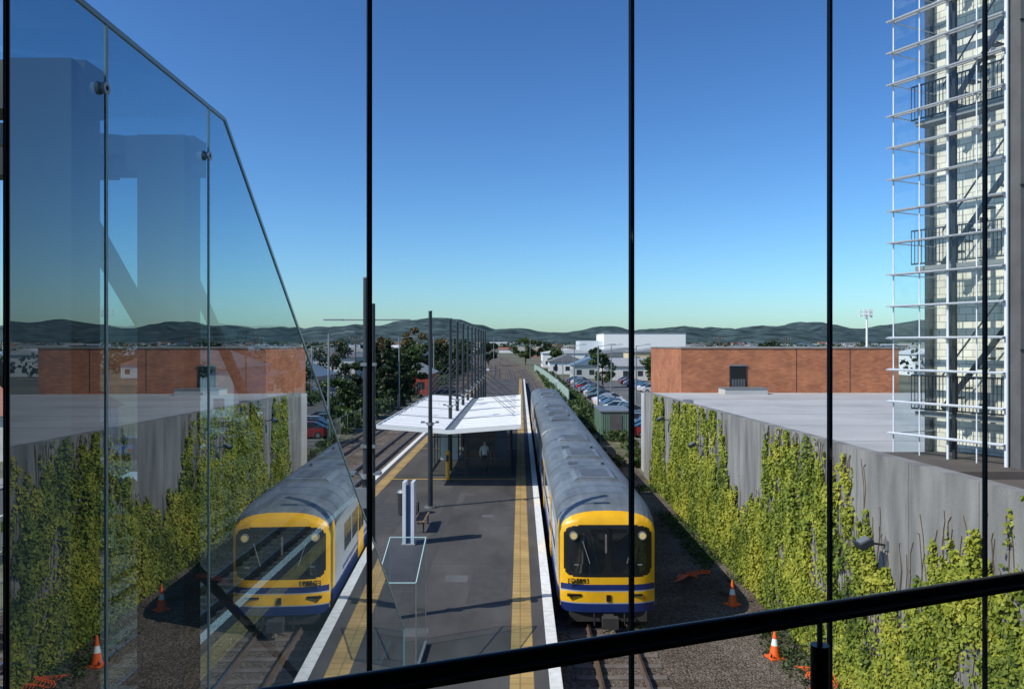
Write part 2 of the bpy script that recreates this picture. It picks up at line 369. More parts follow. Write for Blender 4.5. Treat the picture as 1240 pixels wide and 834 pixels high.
def bench(x,y,rz=0):
    g=MB()
    for k in range(4): g.box(-.9,.9,-.22+k*.11,-.13+k*.11,.43,.46,'timber')
    for k in range(3): g.box(-.9,.9,.24+k*.02,.265+k*.02,.55+k*.12,.64+k*.12,'timber')
    for s in (-.75,.75):
        g.box(s-.03,s+.03,-.2,-.15,0,.43,'steel'); g.box(s-.03,s+.03,.18,.23,0,.9,'steel'); g.box(s-.03,s+.03,-.2,.2,.38,.43,'steel')
    me=g.mesh('platform_bench'); inst('platform_bench',me,(x,y,0),rz)
bench(-3.85,31,math.pi/2); bench(-2.4,47,0); bench(-4.4,50,math.pi/2)
g=MB()
for s in (0,.3):
    g.box(-4.2+s,-4.08+s,28.4,28.95,0,2.25,'sign')
g.box(-4.08,-3.9,28.5,28.85,0,2.1,'signb'); g.box(-4.24,-3.74,28.35,29.0,0,.05,'conc')
g.build('information_totem',bevel=.01)
g=MB(); g.cyl((-3.83,42,0),(-3.83,42,1.5),.11,.11,'yelpost',14); g.cyl((-3.83,42,1.5),(-3.83,42,1.58),.12,.06,'yelpost',14); g.box(-3.9,-3.76,41.87,41.9,1.0,1.35,'steel'); g.cyl((-3.83,42,0),(-3.83,42,.03),.2,.2,'steel',12)
g.build('help_point')
g=MB(); g.cyl((-4.9,33.5,0.05),(-4.9,33.5,.95),.24,.27,'steel',14); g.cyl((-4.9,33.5,.95),(-4.9,33.5,1.05),.29,.2,'galv',14); g.cyl((-4.9,33.5,0),(-4.9,33.5,.05),.15,.15,'steel',14)
g.build('litter_bin')
# glass screen at the stair foot
g=MB(); a0,a1,b0,b1,h=-3.1,-2.25,17.2,19.0,2.1
for x in (a0,a1):
    g.quad((x,b0,.1),(x,b1,.1),(x,b1,h+.45),(x,b0,h-.1),'glassS')
    g.box(x-.03,x+.03,b0,b1,0,.1,'galv')
g.quad((a0,b0,.1),(a1,b0,.1),(a1,b0,h-.1),(a0,b0,h-.1),'glassS')
g.quad((a0,b0,h-.1),(a1,b0,h-.1),(a1,b1,h+.45),(a0,b1,h+.45),'glassS')
for x in (a0,a1):
    for y,zz in ((b0,h-.1),(b1,h+.45)): g.box(x-.010,x+.010,y-.010,y+.010,0,zz,'galv')
    g.beam((x,b0,h-.09),(x,b1,h+.46),.02,.02,'edge')
g.beam((a0,b0,h-.09),(a1,b0,h-.09),.02,.02,'edge'); g.beam((a0,b1,h+.46),(a1,b1,h+.46),.02,.02,'edge')
g.build('glass_entry_screen')

def person(loc, rz=0):
    J={'pel':(0,0,.95,.13),'bel':(0,0,1.1,.125),'che':(0,0,1.32,.145),'nk':(0,0,1.5,.055),'hd0':(0,-.01,1.58,.075),'hd1':(0,-.015,1.68,.09),'hd2':(0,0,1.75,.06)}
    L=[('pel','bel'),('bel','che'),('che','nk'),('nk','hd0'),('hd0','hd1'),('hd1','hd2')]
    for s,n in ((-1,'l'),(1,'r')):
        J.update({n+'s':(s*.18,0,1.43,.06),n+'e':(s*.25,.02,1.15,.045),n+'w':(s*.26,-.07,.92,.03),n+'h':(s*.26,-.1,.83,.035),n+'hp':(s*.09,0,.88,.09),n+'k':(s*.11,-.02,.5,.06),n+'a':(s*.12,.01,.1,.04),n+'t':(s*.13,-.12,.04,.035)})
        L+=[('che',n+'s'),(n+'s',n+'e'),(n+'e',n+'w'),(n+'w',n+'h'),('pel',n+'hp'),(n+'hp',n+'k'),(n+'k',n+'a'),(n+'a',n+'t')]
    ks=list(J); me=D.meshes.new('p'); me.from_pydata([J[k][:3] for k in ks],[(ks.index(a),ks.index(b)) for a,b in L],[])
    ob=D.objects.new('p',me); sc.collection.objects.link(ob); sk=ob.modifiers.new('s','SKIN'); ob.modifiers.new('u','SUBSURF').levels=1
    for i,k in enumerate(ks):
        d=me.skin_vertices[0].data[i]; d.radius=(J[k][3],J[k][3]); d.use_root=(k=='pel')
    dg=bpy.context.evaluated_depsgraph_get(); m2=D.meshes.new_from_object(ob.evaluated_get(dg)); D.objects.remove(ob)
    m2.materials.clear()
    for n in ('skin','shirt','trouser','hair'): m2.materials.append(M[n])
    for p in m2.polygons:
        z=p.center.z; y=p.center.y; x=abs(p.center.x)
        p.material_index = 3 if (z>1.7 or (z>1.6 and y>.02)) else 0 if (z>1.5 or (x>.2 and z<.95)) else 1 if z>.97 or x>.2 else 2
        if z<.07: p.material_index=3
        p.use_smooth=True
    return inst('standing_person',m2,loc,rz)
person((-2.0,44.6,0),.3)

# ------------------------------------------------------------------ train
def train():
    root=D.objects.new('commuter_train',None); root.location=(2.48,22.4,0); sc.collection.objects.link(root)
    n=2.6
    def prof(hw,zs,zt,zb=-.37):
        pts=[(hw*.96,zb),(hw,zb+.12),(hw,.2),(hw,.85),(hw,1.62),(hw,zs)]
        for k in range(1,9):
            t=k/8*math.pi/2; pts.append((hw*max(0,math.cos(t))**(2/n), zs+(zt-zs)*math.sin(t)**(2/n)))
        return pts
    def car(y0,L,front,back,idx):
        g=MB()
        secs=[]
        fr=[(.25,1.33,1.72,2.33),(.33,1.35,1.78,2.42),(.5,1.37,1.84,2.52),(.8,1.39,1.92,2.63),(1.3,1.4,1.98,2.72),(2.0,1.4,2.0,2.76)]
        if front: secs+=[(y0+a,b,c,d) for a,b,c,d in fr]
        else: secs+=[(y0,1.36,1.95,2.68),(y0+.06,1.4,2.0,2.76)]
        nseg=int(L/1.3)
        ya=secs[-1][0]; yb=y0+L-(2.0 if back else .06)
        for k in range(1,nseg): secs.append((ya+(yb-ya)*k/nseg,1.4,2.0,2.76))
        if back: secs+=[(y0+L-a,b,c,d) for a,b,c,d in reversed(fr)]
        else: secs+=[(yb,1.4,2.0,2.76),(y0+L,1.36,1.95,2.68)]
        rings=[]
        for (y,hw,zs,zt) in secs:
            p=prof(hw,zs,zt); full=[(x,z) for x,z in p]+[(-x,z) for x,z in reversed(p[:-1])]
            rings.append([(x,y,z) for x,z in full])
        m=len(rings[0])
        segm={0:'tblue',1:'tblue',2:'tsil',3:'tsil',4:'tsil'}
        for r in range(len(rings)-1):
            for k in range(m-1):
                kk=k if k<m//2 else m-2-k
                mat=segm.get(kk,'troof')
                if front and r==0: mat='tyel' if kk>=1 else 'tblue'
                if front and r in(1,2) and kk in(2,3,4,5): mat='tyel'
                if back and r==len(rings)-2: mat='tyel'
                g.add([rings[r][k],rings[r][k+1],rings[r+1][k+1],rings[r+1][k]],[(0,3,2,1)],mat,True)
        if not front: g.add(rings[0],[tuple(range(m))],'tblack')
        if not back: g.add(rings[-1],[tuple(range(m-1,-1,-1))],'tblack')
        g.box(-1.3,1.3,y0+.4,y0+L-.4,-.38,-.30,'under')
        for s in (-1,1):
            y=y0+2.4
            while y<y0+L-2.6:
                xs=s*1.4
                g.box(min(xs,xs+s*.006),max(xs,xs+s*.006),y,y+1.35,.78,1.62,'tglass'); y+=1.55
            for yd in (y0+5.2,y0+L-6.4):
                xs=s*1.407; g.box(min(xs,xs+s*.012),max(xs,xs+s*.012),yd,yd+1.3,-.2,1.85,'tyel')
                for q in (.1,.7): g.box(min(xs,xs+s*.02),max(xs,xs+s*.02),yd+q,yd+q+.5,.7,1.65,'tglass')
            xs=s*1.401; g.box(min(xs,xs+s*.004),max(xs,xs+s*.004),y0+2.1,y0+L-2.2,.30,.42,'tblue')
        for k in range(0,int(L/1.1)):
            y=y0+1.4+k*(L-2.6)/int(L/1.1)
            pr=[(x,z+.010) for x,z in prof(1.403,2.0,2.762)[6:]]; pr=pr+[(-x,z) for x,z in reversed(pr[:-1])]
            for a,b in zip(pr[:-1],pr[1:]): g.add([(a[0],y,a[1]),(b[0],y,b[1]),(b[0],y+.03,b[1]),(a[0],y+.03,a[1])],[(0,3,2,1)],'troofd')
        for s in (-1,1):
            g.box(s*1.36-.02,s*1.36+.02,y0+1.6,y0+L-1.6,2.13,2.20,'troofd')
        for yy,l in ((y0+3.6,2.0),(y0+L*.5-1.2,2.2),(y0+L-5.6,2.0)):
            g.extr([(-.78,yy,2.66),(.78,yy,2.66),(.62,yy,2.82),(-.62,yy,2.82)],(0,l,0),'troof')
            g.box(-.45,.45,yy+.25,yy+l-.25,2.82,2.835,'troofd')
        for yy in (y0+7.0,y0+L-8): g.cyl((.5,yy,2.66),(.5,yy,2.82),.1,.1,'troofd',10); g.box(-.7,-.4,yy,yy+.5,2.66,2.78,'troofd')
        for yc in (y0+3.2,y0+L-3.2):
            for dy in (-1.0,1.0):
                g.cyl((-.62,yc+dy,-.36),(-.50,yc+dy,-.36),.39,.39,'under',20); g.cyl((.50,yc+dy,-.36),(.62,yc+dy,-.36),.39,.39,'under',20)
                g.cyl((-.8,yc+dy,-.36),(.8,yc+dy,-.36),.07,.07,'under',8)
            for s in (-1,1): g.box(s*.82-.07,s*.82+.07,yc-1.5,yc+1.5,-.48,-.28,'under')
        g.box(-1.1,1.1,y0+6,y0+L-6,-.68,-.39,'under')
        def face(yf,sg):
            hw,zs,zt,zb=1.33,1.72,2.33,-.37
            def hwz(z): return hw if z<=zs else hw*max(0,1-((z-zs)/(zt-zs))**n)**(1/n)
            rows=sorted(set([round(zb+(zt-zb)*k/80,4) for k in range(81)]+[2.25,2.29,2.31,2.32,2.326]))
            nu=64
            def pt(u,z):
                v=(z-.95)/(zt-.95) if z>.95 else (.95-z)/(.95-zb)*.6
                b=min(1,max(abs(u)**4, v**8)); sl=.10*max(0,(z-.6)/1.7)
                return (u*hwz(z), yf+sg*(.25*b+sl*(1-b)), z)
            for i in range(len(rows)-1):
                for j in range(nu):
                    u0=-1+2*j/nu; u1=-1+2*(j+1)/nu; z0,z1=rows[i],rows[i+1]; zc=(z0+z1)/2; uc=(u0+u1)/2
                    xx=uc*hw
                    inb=abs(xx/1.24)**8+abs((zc-1.33)/.72)**8<1
                    if inb:
                        inw=abs((abs(xx)-.60)/.50)**8+abs((zc-1.28)/.56)**8<1
                        mat='tglass' if inw else 'tblack'
                    elif zc<-.15: mat='tblue'
                    elif .25<zc<.41: mat='tblue'
                    elif .215<zc<.25: mat='tsil'
                    elif zc<-.115: mat='tsil'
                    else: mat='tyel'
                    q=[pt(u0,z0),pt(u1,z0),pt(u1,z1),pt(u0,z1)]
                    g.add(q,[(0,1,2,3)] if sg>0 else [(3,2,1,0)],mat,True)
            def Y(d): return yf-sg*d
            def bx(xa,xb,ya,yb,za,zb_,mt): g.box(xa,xb,min(ya,yb),max(ya,yb),za,zb_,mt)
            for s in (-1,1):
                x=s*.97; g.cyl((x,Y(-.16),1.76),(x,Y(-.055),1.76),.12,.12,'galv',20); g.cyl((x,Y(-.08),1.76),(x,Y(-.045),1.76),.09,.09,'lamp',20)
                g.beam((s*.18,Y(-.03),.72),(s*.62,Y(-.05),1.25),.02,.02,'tblack'); g.beam((s*.52,Y(-.0),1.0),(s*.72,Y(-.05),1.62),.02,.02,'galv')
                bx(s*.6-.36,s*.6+.36,Y(-.07),Y(-.055),.93,.97,'galv')
                bx(s*.86-.3,s*.86+.1,Y(-.1),Y(-.0),.08,.14,'tblack'); bx(s*.95-.1,s*.95+.1,Y(-.14),Y(-.08),-.03,.05,'orange')
                bx(s*.28-.1,s*.28+.12,Y(-.075),Y(-.06),.78,1.15,'blind'); bx(s*.85-.12,s*.85+.08,Y(-.13),Y(-.10),.78,1.3,'blind')
            bx(-.03,.03,Y(-.06),Y(-.03),.62,2.0,'tblack'); bx(-.09,-.04,Y(-.06),Y(-.04),.8,1.8,'blind')
            bx(-.5,.5,Y(-.1),Y(-.065),1.86,1.96,'tblack'); bx(-.06,.06,Y(0),Y(.03),-.06,.12,'tblack')
            bx(-.14,.14,Y(.42),Y(-.4),-.62,-.42,'under'); bx(-.22,.22,Y(.55),Y(.32),-.66,-.36,'under')
            bx(-1.1,1.1,Y(-.1),Y(-.3),-.66,-.37,'under')
            for s in (-.4,.45,.6): g.cyl((s,Y(0),-.4),(s,Y(.12),-.7),.03,.03,'tblack',6)
        if front: face(y0,1)
        if back: face(y0+L,-1)
        ob=g.build('car_body_%d'%idx,(0,0,0)); ob.parent=root
    car(0,19.6,True,False,1); car(20.1,19.4,False,False,2); car(40.0,19.6,False,True,3)
    g=MB()
    for y in (19.55,39.45): 
        for k in range(5): g.box(-.55-.05*(k%2),.55+.05*(k%2),y+k*.12,y+.12+k*.12,-.3,2.35+.05*(k%2),'tblack')
    ob=g.build('gangway_bellows'); ob.parent=root
    fc=D.curves.new('unit_number','FONT'); fc.body='ED5893'; fc.size=.19; fc.extrude=.02
    fo=D.objects.new('unit_number',fc); sc.collection.objects.link(fo); fo.rotation_euler=(math.pi/2,0,0); fo.location=(-1.15,.02,.44); fo.parent=root; fc.materials.append(M['tblack'])
train()

# ------------------------------------------------------------------ retaining wall + ivy
WX=7.6
def wtop(y): return 4.9-(y-12)*.0176
g=MB()
y=6.0
while y<49:
    y2=min(y+2.4,49); a,b=y+.012,y2-.012
    g.extr([(WX,a,-1),(WX,b,-1),(WX,b,wtop(b)),(WX,a,wtop(a))],(.28,0,0),'wallc'); y=y2
g.extr([(WX+.03,6,-1),(WX+.03,49,-1),(WX+.03,49,wtop(49)-.02),(WX+.03,6,wtop(6)-.02)],(.2,0,0),'darkc')
g.build('retaining_wall')
LAMPS=((16.5,3.0),(33.0,2.95),(40.6,3.3))
hy=[9,12,13.5,15,16,17,17.6,19,21,23,24.4,25,27,28.8,29.6,31,33,36,39.6,40.2,41.6,42,45,45.6,46.5]
hh=[.80,.80,.76,.68,.60,.58,.78,.88,.98,1.0,.94,.55,.42,.42,.92,.97,.95,.98,.92,.35,.3,.9,.95,.3,.1]
pts=[];rn=[]
Ncand=250000
Y=9+37.5*np.random.rand(Ncand)**1.25; U=np.random.rand(Ncand)
for y,u in zip(Y,U):
    top=wtop(y); z=-.95+u*(top+.95)
    hN=np.interp(y,hy,hh)
    n1=noise.noise(Vector((y*1.1,z*.25,3)))*.26+noise.noise(Vector((y*4,z*.9,9)))*.18+noise.noise(Vector((y*11,z*2.4,19)))*.08
    fr=(z+.95)/(top+.95)
    if fr>hN+n1: continue
    if any(abs(y-ly)<.55 and abs(z-lz)<.45 for ly,lz in LAMPS): continue
    d=noise.noise(Vector((y*1.0,z*.5,20)))+.6*noise.noise(Vector((y*3.0,z*1.5,5)))+.35*noise.noise(Vector((y*8,z*4,5)))
    thr=-.26+.30*max(0,fr-.45)
    if d<thr and random.random()>.10+.35*(fr<.35): continue
    if random.random()>.5+.5*min(1,max(0,d+.35)): continue
    th=.05+.15*max(0,noise.noise(Vector((y*1.7,z*1.5,2)))+.3)
    x=WX-.01-random.random()*th
    pts.append((x,y,z)); 
    rn.append(.46+.6*noise.noise(Vector((y*.45,z*.5,40)))+.3*noise.noise(Vector((y*2,z*2,60)))+random.gauss(0,.16)+.10*fr)
P=np.array(pts); nr=np.random.normal(size=P.shape)*.55; nr[:,0]-=1; nr[:,2]+=.5; nr/=np.linalg.norm(nr,axis=1)[:,None]
V=leafquads(P,np.random.uniform(.055,.12,len(P))*(1+(P[:,1]-9)*.012),nr)
sm=MB()
for k in range(260):
    y=random.uniform(9.5,46); top=-.9+(wtop(y)+.9)*min(1,np.interp(y,hy,hh)+random.uniform(-.1,.16)); z=-.95; x=WX-.012
    while z<top:
        y2=y+random.uniform(-.12,.12); z2=z+.45; sm.beam((x,y,z),(x,y2,min(z2,top)),.01,.01,'stem',(1,0,0)); y,z=y2,z2
leafobj('ivy_on_wall',V,np.array(rn),M['ivy'],sm)
for y,z in LAMPS:
    g=MB(); g.box(WX-.05,WX-.005,y-.08,y+.08,z-.1,z+.1,'galv'); g.beam((WX-.05,y,z),(WX-.36,y,z+.05),.04,.04,'steel')
    T=Matrix.Translation((WX-.48,y,z+.04))@Matrix.Rotation(math.radians(-28),4,'Y'); g.box(-.15,.15,-.17,.17,-.06,.06,'steel',T); g.box(-.12,.12,-.14,.14,-.067,-.06,'reflw',T); g.box(-.1,.12,-.12,.12,.06,.09,'galv',T)
    g.build('wall_floodlight')

# terrace building, brick building
g=MB(); g.box(WX+.29,34,22.6,52,-1,4.0,'terrace')
g.box(WX+.29,26,10,22.58,-1,3.75,'darkc'); g.box(9.6,26,19,22.5,3.75,4.12,'browncap'); g.box(9.2,26,15,18.9,3.75,3.95,'browncap')
for k in range(5): g.box(7.95,33.9,26+k*5,26.03+k*5,4.0,4.006,'galv')
g.box(8.3,8.7,40,40.6,4,4.35,'galv'); g.build('terrace_building')
g=MB(); g.box(10.5,24.7,52,64,-1,6.9,'brick'); g.box(10.44,24.76,51.94,64.06,6.9,6.98,'conc')
g.box(13.65,14.75,51.95,52.0,4.02,5.75,'steel'); g.box(13.75,14.65,51.93,51.95,4.1,5.65,'tblack'); g.box(13.6,14.8,51.9,52.0,5.75,5.82,'galv')
g.box(12.9,15.6,50.2,51.9,4.0,4.35,'terrace'); g.box(12.85,15.65,50.15,51.9,4.35,4.4,'galv')
g.box(18.0,18.03,51.985,52,4,6.9,'steel'); g.box(21.5,21.53,51.985,52,4,6.9,'steel')
for k in range(9): g.box(13.8+k*.1,13.83+k*.1,51.9,51.93,4.1,4.9,'galv')
g.build('brick_building')

# ------------------------------------------------------------------ stair tower
g=MB()
A=Vector((10.55,22.5,0)); B=Vector((12.06,19.7,0)); d=(B-A).normalized(); o=Vector((d.y,-d.x,0))
if o.x>0: o=-o
W=(B-A).length
def P3(t,q,z): v=A+d*t+o*q; return (v.x,v.y,z)
def pbox(t0,t1,q0,q1,z0,z1,mat): g.extr([P3(t0,q0,z0),P3(t1,q0,z0),P3(t1,q1,z0),P3(t0,q1,z0)],(0,0,z1-z0),mat)
for k in range(-4,16):
    z=7.32+.89*k
    g.extr([P3(-.1,.06,z),P3(-.1,.20,z-.01),P3(-.1,.22,z+.02),P3(-.1,.06,z+.045)],tuple(d*(W+.08)),'alum')
    g.beam(P3(-.02,.0,z),P3(W,.0,z),.03,.03,'alum')
    for t in (.02,.8,1.62,2.4,3.1): g.beam(P3(t,.0,z),P3(t,.19,z+.0),.02,.05,'alum')
for t,w in ((0,.02),(.80,.018),(1.62,.035),(2.4,.018),(W-.03,.05)):
    a=P3(t,.02,0); g.cyl((a[0],a[1],3.76),(a[0],a[1],22),w,w,'alum',8)
g.quad(P3(0,0,3.8),P3(W,0,3.8),P3(W,0,22),P3(0,0,22),'glassT')
QW=-1.75; Wp=Vector(P3(.05,QW-.02,0))
g.quad((A.x,A.y,3.8),(A.x,A.y,22),(Wp.x,Wp.y,22),(Wp.x,Wp.y,3.8),'glassT')
for k in range(-4,16): g.beam((A.x,A.y,7.32+.89*k),(Wp.x,Wp.y,7.32+.89*k),.025,.025,'alum')
pbox(-.05,7,QW-.25,QW,3.8,22,'block')
pbox(-.12,.04,QW+.06,QW+.22,3.8,22,'steel'); pbox(.52,.62,QW+.02,QW+.10,3.8,22,'steel'); pbox(1.66,1.74,-.2,-.1,3.8,22,'steel')
for zl in (5.3,9.3,13.3,17.3):
    pbox(.55,W,-.62,-.15,zl-.12,zl,'soffit')
    for zz in (1.0,.08): g.beam(P3(.4,-.2,zl+zz),P3(W,-.2,zl+zz),.03,.04,'steel')
    for q in range(27): p=P3(.4+q*.104,-.2,0); g.box(p[0]-.008,p[0]+.008,p[1]-.008,p[1]+.008,zl+.08,zl+1.0,'steel')
    for s in range(14):
        t=.9+s*.21; z=zl+.1+s*.27
        pbox(t,t+.22,-1.2,-.85,z,z+.05,'soffit')
    g.beam(P3(.9,-.84,zl+.05),P3(3.7,-.84,zl+3.65),.03,.16,'steel'); g.beam(P3(.9,-.84,zl+1.0),P3(3.7,-.84,zl+4.6),.03,.04,'steel')
g.box(12.12,12.6,19.3,19.8,-1,22,'darkc'); g.box(12.6,22,19.3,19.6,3.75,22,'darkc')
for z in (7,11,15,19): g.box(12.1,22,19.27,19.3,z,z+.03,'tblack')
g.build('stair_tower')

# ------------------------------------------------------------------ overbridge building (viewpoint)
P0=Vector((-1.547,2.4,0)); P4=Vector((2.474,4.243,0)); stp=(P4-P0)/4
g=MB()
dn=Vector((stp.y,-stp.x,0)).normalized(); u=stp.normalized()
for k in range(0,7):
    p=P0+stp*k; a=p-u*.008; b=p+u*.008
    g.extr([tuple(a-dn*.010)[:2]+(5.2,),tuple(b-dn*.010)[:2]+(5.2,),tuple(b+dn*.010)[:2]+(5.2,),tuple(a+dn*.010)[:2]+(5.2,)],(0,0,4.4),'black')
    a=p-u*.0025+dn*.011; g.box(a.x-.0018,a.x+.0018,a.y-.001,a.y+.001,5.2,9.6,'galv')
for k in range(0,6):
    a=P0+stp*(k+.012); b=P0+stp*(k+.988)
    g.quad((a.x,a.y,5.2),(b.x,b.y,5.2),(b.x,b.y,9.6),(a.x,a.y,9.6),'glassM')
g.build('glass_curtain_wall')
g=MB(); E=P0+stp*6
fl=[(-1.62,-4),(E.x,-4),(E.x,E.y+.0),(P0.x-.07,P0.y-.03)]
g.extr([(x,y,4.9) for x,y in fl],(0,0,.28),'conc'); g.extr([(x,y,9.61) for x,y in fl],(0,0,.35),'int_')
g.box(-1.75,-1.63,-4,2.35,4.9,9.6,'int_'); g.box(E.x+.02,E.x+.14,-4,E.y,4.9,9.6,'int_'); g.box(-1.6,E.x,-4.2,-4.02,4.9,9.6,'int_')
for x in (-1.2,4.2): g.cyl((x,-2,-1),(x,-2,4.9),.3,.3,'conc',16)
g.build('overbridge_concourse')
g=MB(); a=Vector((-.306,1.66,6.45)); b=Vector((1.513,2.39,6.45)); u=(b-a).normalized()
s0=a-u*1.0; s1=b+u*1.6
g.cyl(s0,s1,.0205,.0205,'blackrail',20); g.beam(s0-Vector((0,0,.027)),s1-Vector((0,0,.027)),.010,.012,'blackrail')
for t in (-.8,1.18,2.9):
    p=a+u*t; g.cyl((p.x,p.y,5.18),(p.x,p.y,6.36),.024,.024,'blackrail',20); g.cyl((p.x,p.y,6.36),(p.x,p.y,6.43),.008,.008,'galv',8)
    g.cyl((p.x,p.y,5.18),(p.x,p.y,5.2),.06,.06,'blackrail',20)
g.build('handrail')

# ------------------------------------------------------------------ glazed stair enclosure (left)
def gx(y): return -1.485-.028*y
YC=4.33
g=MB()
ylist=[2.415,3.02,4.09,YC,6.1,8.0,9.9,12.6]
def topz(y): return 8.37 if y<=YC else 8.37-.69*(y-YC)
def botz(y): return 4.6 if y<YC else max(.05,4.6-.69*(y-YC))
def wall(off,mat):
    for a,b in zip(ylist[:-1],ylist[1:]):
        g.quad((gx(a)+off,a,botz(a)),(gx(b)+off,b,botz(b)),(gx(b)+off,b,topz(b)),(gx(a)+off,a,topz(a)),mat)
wall(0,'glassL'); wall(-2.5,'glassT')
for y in (3.02,4.09):
    g.box(gx(y)-.004,gx(y)+.004,y-.008,y+.008,botz(y),topz(y),'edge')
g.beam((gx(2.42),2.42,8.37),(gx(YC),YC,8.37),.012,.02,'edge'); g.beam((gx(YC),YC,8.37),(gx(12.6),12.6,topz(12.6)),.012,.024,'edge')
g.box(gx(12.6)-.01,gx(12.6)+.01,12.59,12.61,0,topz(12.6),'edge')
for a,b in zip(ylist[:-1],ylist[1:]):
    g.quad((gx(a),a,topz(a)+.01),(gx(b),b,topz(b)+.01),(gx(b)-2.5,b,topz(b)+.01),(gx(a)-2.5,a,topz(a)+.01),'glassT')
for y,xc,w,zt in ((3.02,-1.77,.25,8.20),(4.09,-1.80,.235,8.20),(2.0,-1.95,.25,8.2)):
    g.box(xc-w/2,xc+w/2,y-.10,y+.10,0,zt,'bluesteel')
    if y>2.5:
        g.box(xc-.36,xc-w/2,y-.08,y+.08,zt-.18,zt,'bluesteel'); g.box(xc+w/2,xc+w/2+.04,y-.08,y+.08,zt-.18,zt,'bluesteel')
        g.beam((xc-.3,y+.02,zt-.1),(xc-2.1,y+.02,zt-.1),.14,.18,'bluesteel')
        x0_=xc+w/2+.04; x1_=gx(y)+.02
        g.cyl((x0_,y-.03,zt-.09),(x1_,y-.03,zt-.09),.010,.010,'alum',10); g.cyl((x0_,y-.03,zt-.09),(x0_+.03,y-.03,zt-.09),.022,.022,'alum',12)
        g.cyl((x1_-.012,y-.03,zt-.09),(x1_,y-.03,zt-.09),.024,.024,'alum',12)
        g.box(xc-2.2,xc-2.0,y-.1,y+.1,0,zt,'bluesteel')
g.beam((-1.9,3.1,8.0),(-1.95,4.6,6.9),.07,.07,'bluesteel'); g.beam((-1.9,4.2,7.9),(-2.0,6.8,5.9),.05,.05,'bluesteel')
g.beam((-3.9,3.1,8.15),(-1.9,4.1,8.15),.08,.1,'galv'); g.beam((-3.9,4.3,8.1),(-3.9,8.2,5.4),.08,.1,'bluesteel')
nst=30
for k in range(nst):
    y=4.33+k*(7.6/nst); z=5.18-k*(5.18/nst)
    g.box(gx(y)-2.3,gx(y)-.2,y,y+7.6/nst+.02,z-.25,z,'darkc')
g.box(gx(3)-2.4,gx(3)-.15,2.5,4.33,4.9,5.18,'darkc')
for s in (-.3,-2.25):
    g.beam((gx(4)+s,4.3,6.1),(gx(11)+s,11.8,.95),.04,.04,'steel')
g.build('glazed_stair_enclosure')

# ------------------------------------------------------------------ cones, netting
def cone(x,y,z):
    g=MB(); g.box(-.19,.19,-.19,.19,0,.035,'orange'); g.cyl((0,0,.035),(0,0,.33),.145,.092,'orange',18,False); g.cyl((0,0,.33),(0,0,.50),.092,.06,'reflw',18,False); g.cyl((0,0,.50),(0,0,.76),.06,.025,'orange',18)
    inst('traffic_cone',g.mesh('traffic_cone'),(x,y,z),random.random())
GB=GZ+.06
cone(6.58,20.6,GB); cone(6.6,24.8,GB)
def netting(pts,w,name='orange_safety_netting'):
    g=MB(); L=[]
    for k in range(len(pts)-1):
        for s in range(8):
            t=s/8; x=pts[k][0]*(1-t)+pts[k+1][0]*t; y=pts[k][1]*(1-t)+pts[k+1][1]*t; L.append((x+.12*math.sin(k*3+s*1.1),y,GB+.06+.10*abs(math.sin(k*2+s*.9))))
    for off in np.linspace(0,w,7):
        for a,b in zip(L[:-1],L[1:]): g.beam((a[0]+off,a[1],a[2]+off*.3*math.sin(a[1]*4)),(b[0]+off,b[1],b[2]+off*.3*math.sin(b[1]*4)),.022,.008,'orange')
    for a in L: g.beam((a[0],a[1],a[2]),(a[0]+w,a[1],a[2]+w*.3*math.sin(a[1]*4)),.02,.008,'orange')
    g.build(name)
netting([(6.5,17.6),(7.0,19.0),(6.9,19.8)],.45); netting([(5.2,27),(5.8,27.8),(6.6,28.2)],.3)

def weeds(name,n,fx,fy,sz,hmax,mat):
    P=[]
    for k in range(n):
        x=random.uniform(*fx); y=random.uniform(*fy)
        if noise.noise(Vector((x*.5,y*.35,7)))<.02: continue
        for q in range(7): P.append((x+random.gauss(0,.12),y+random.gauss(0,.12),GZ+.05+random.random()*hmax))
    P=np.array(P); nr=np.random.normal(size=P.shape); nr/=np.linalg.norm(nr,axis=1)[:,None]
    leafobj(name,leafquads(P,sz*np.random.uniform(.5,1.4,len(P)),nr),np.random.rand(len(P)),M[mat])
weeds('weeds_by_wall',1300,(6.5,7.55),(12,48),.09,.2,'leafg')
weeds('trackside_weeds',3400,(4.8,9.0),(52,240),.35,.8,'leafg')
weeds('embankment_shrubs',4200,(-20,-15.6),(30,260),.5,1.5,'leafg')

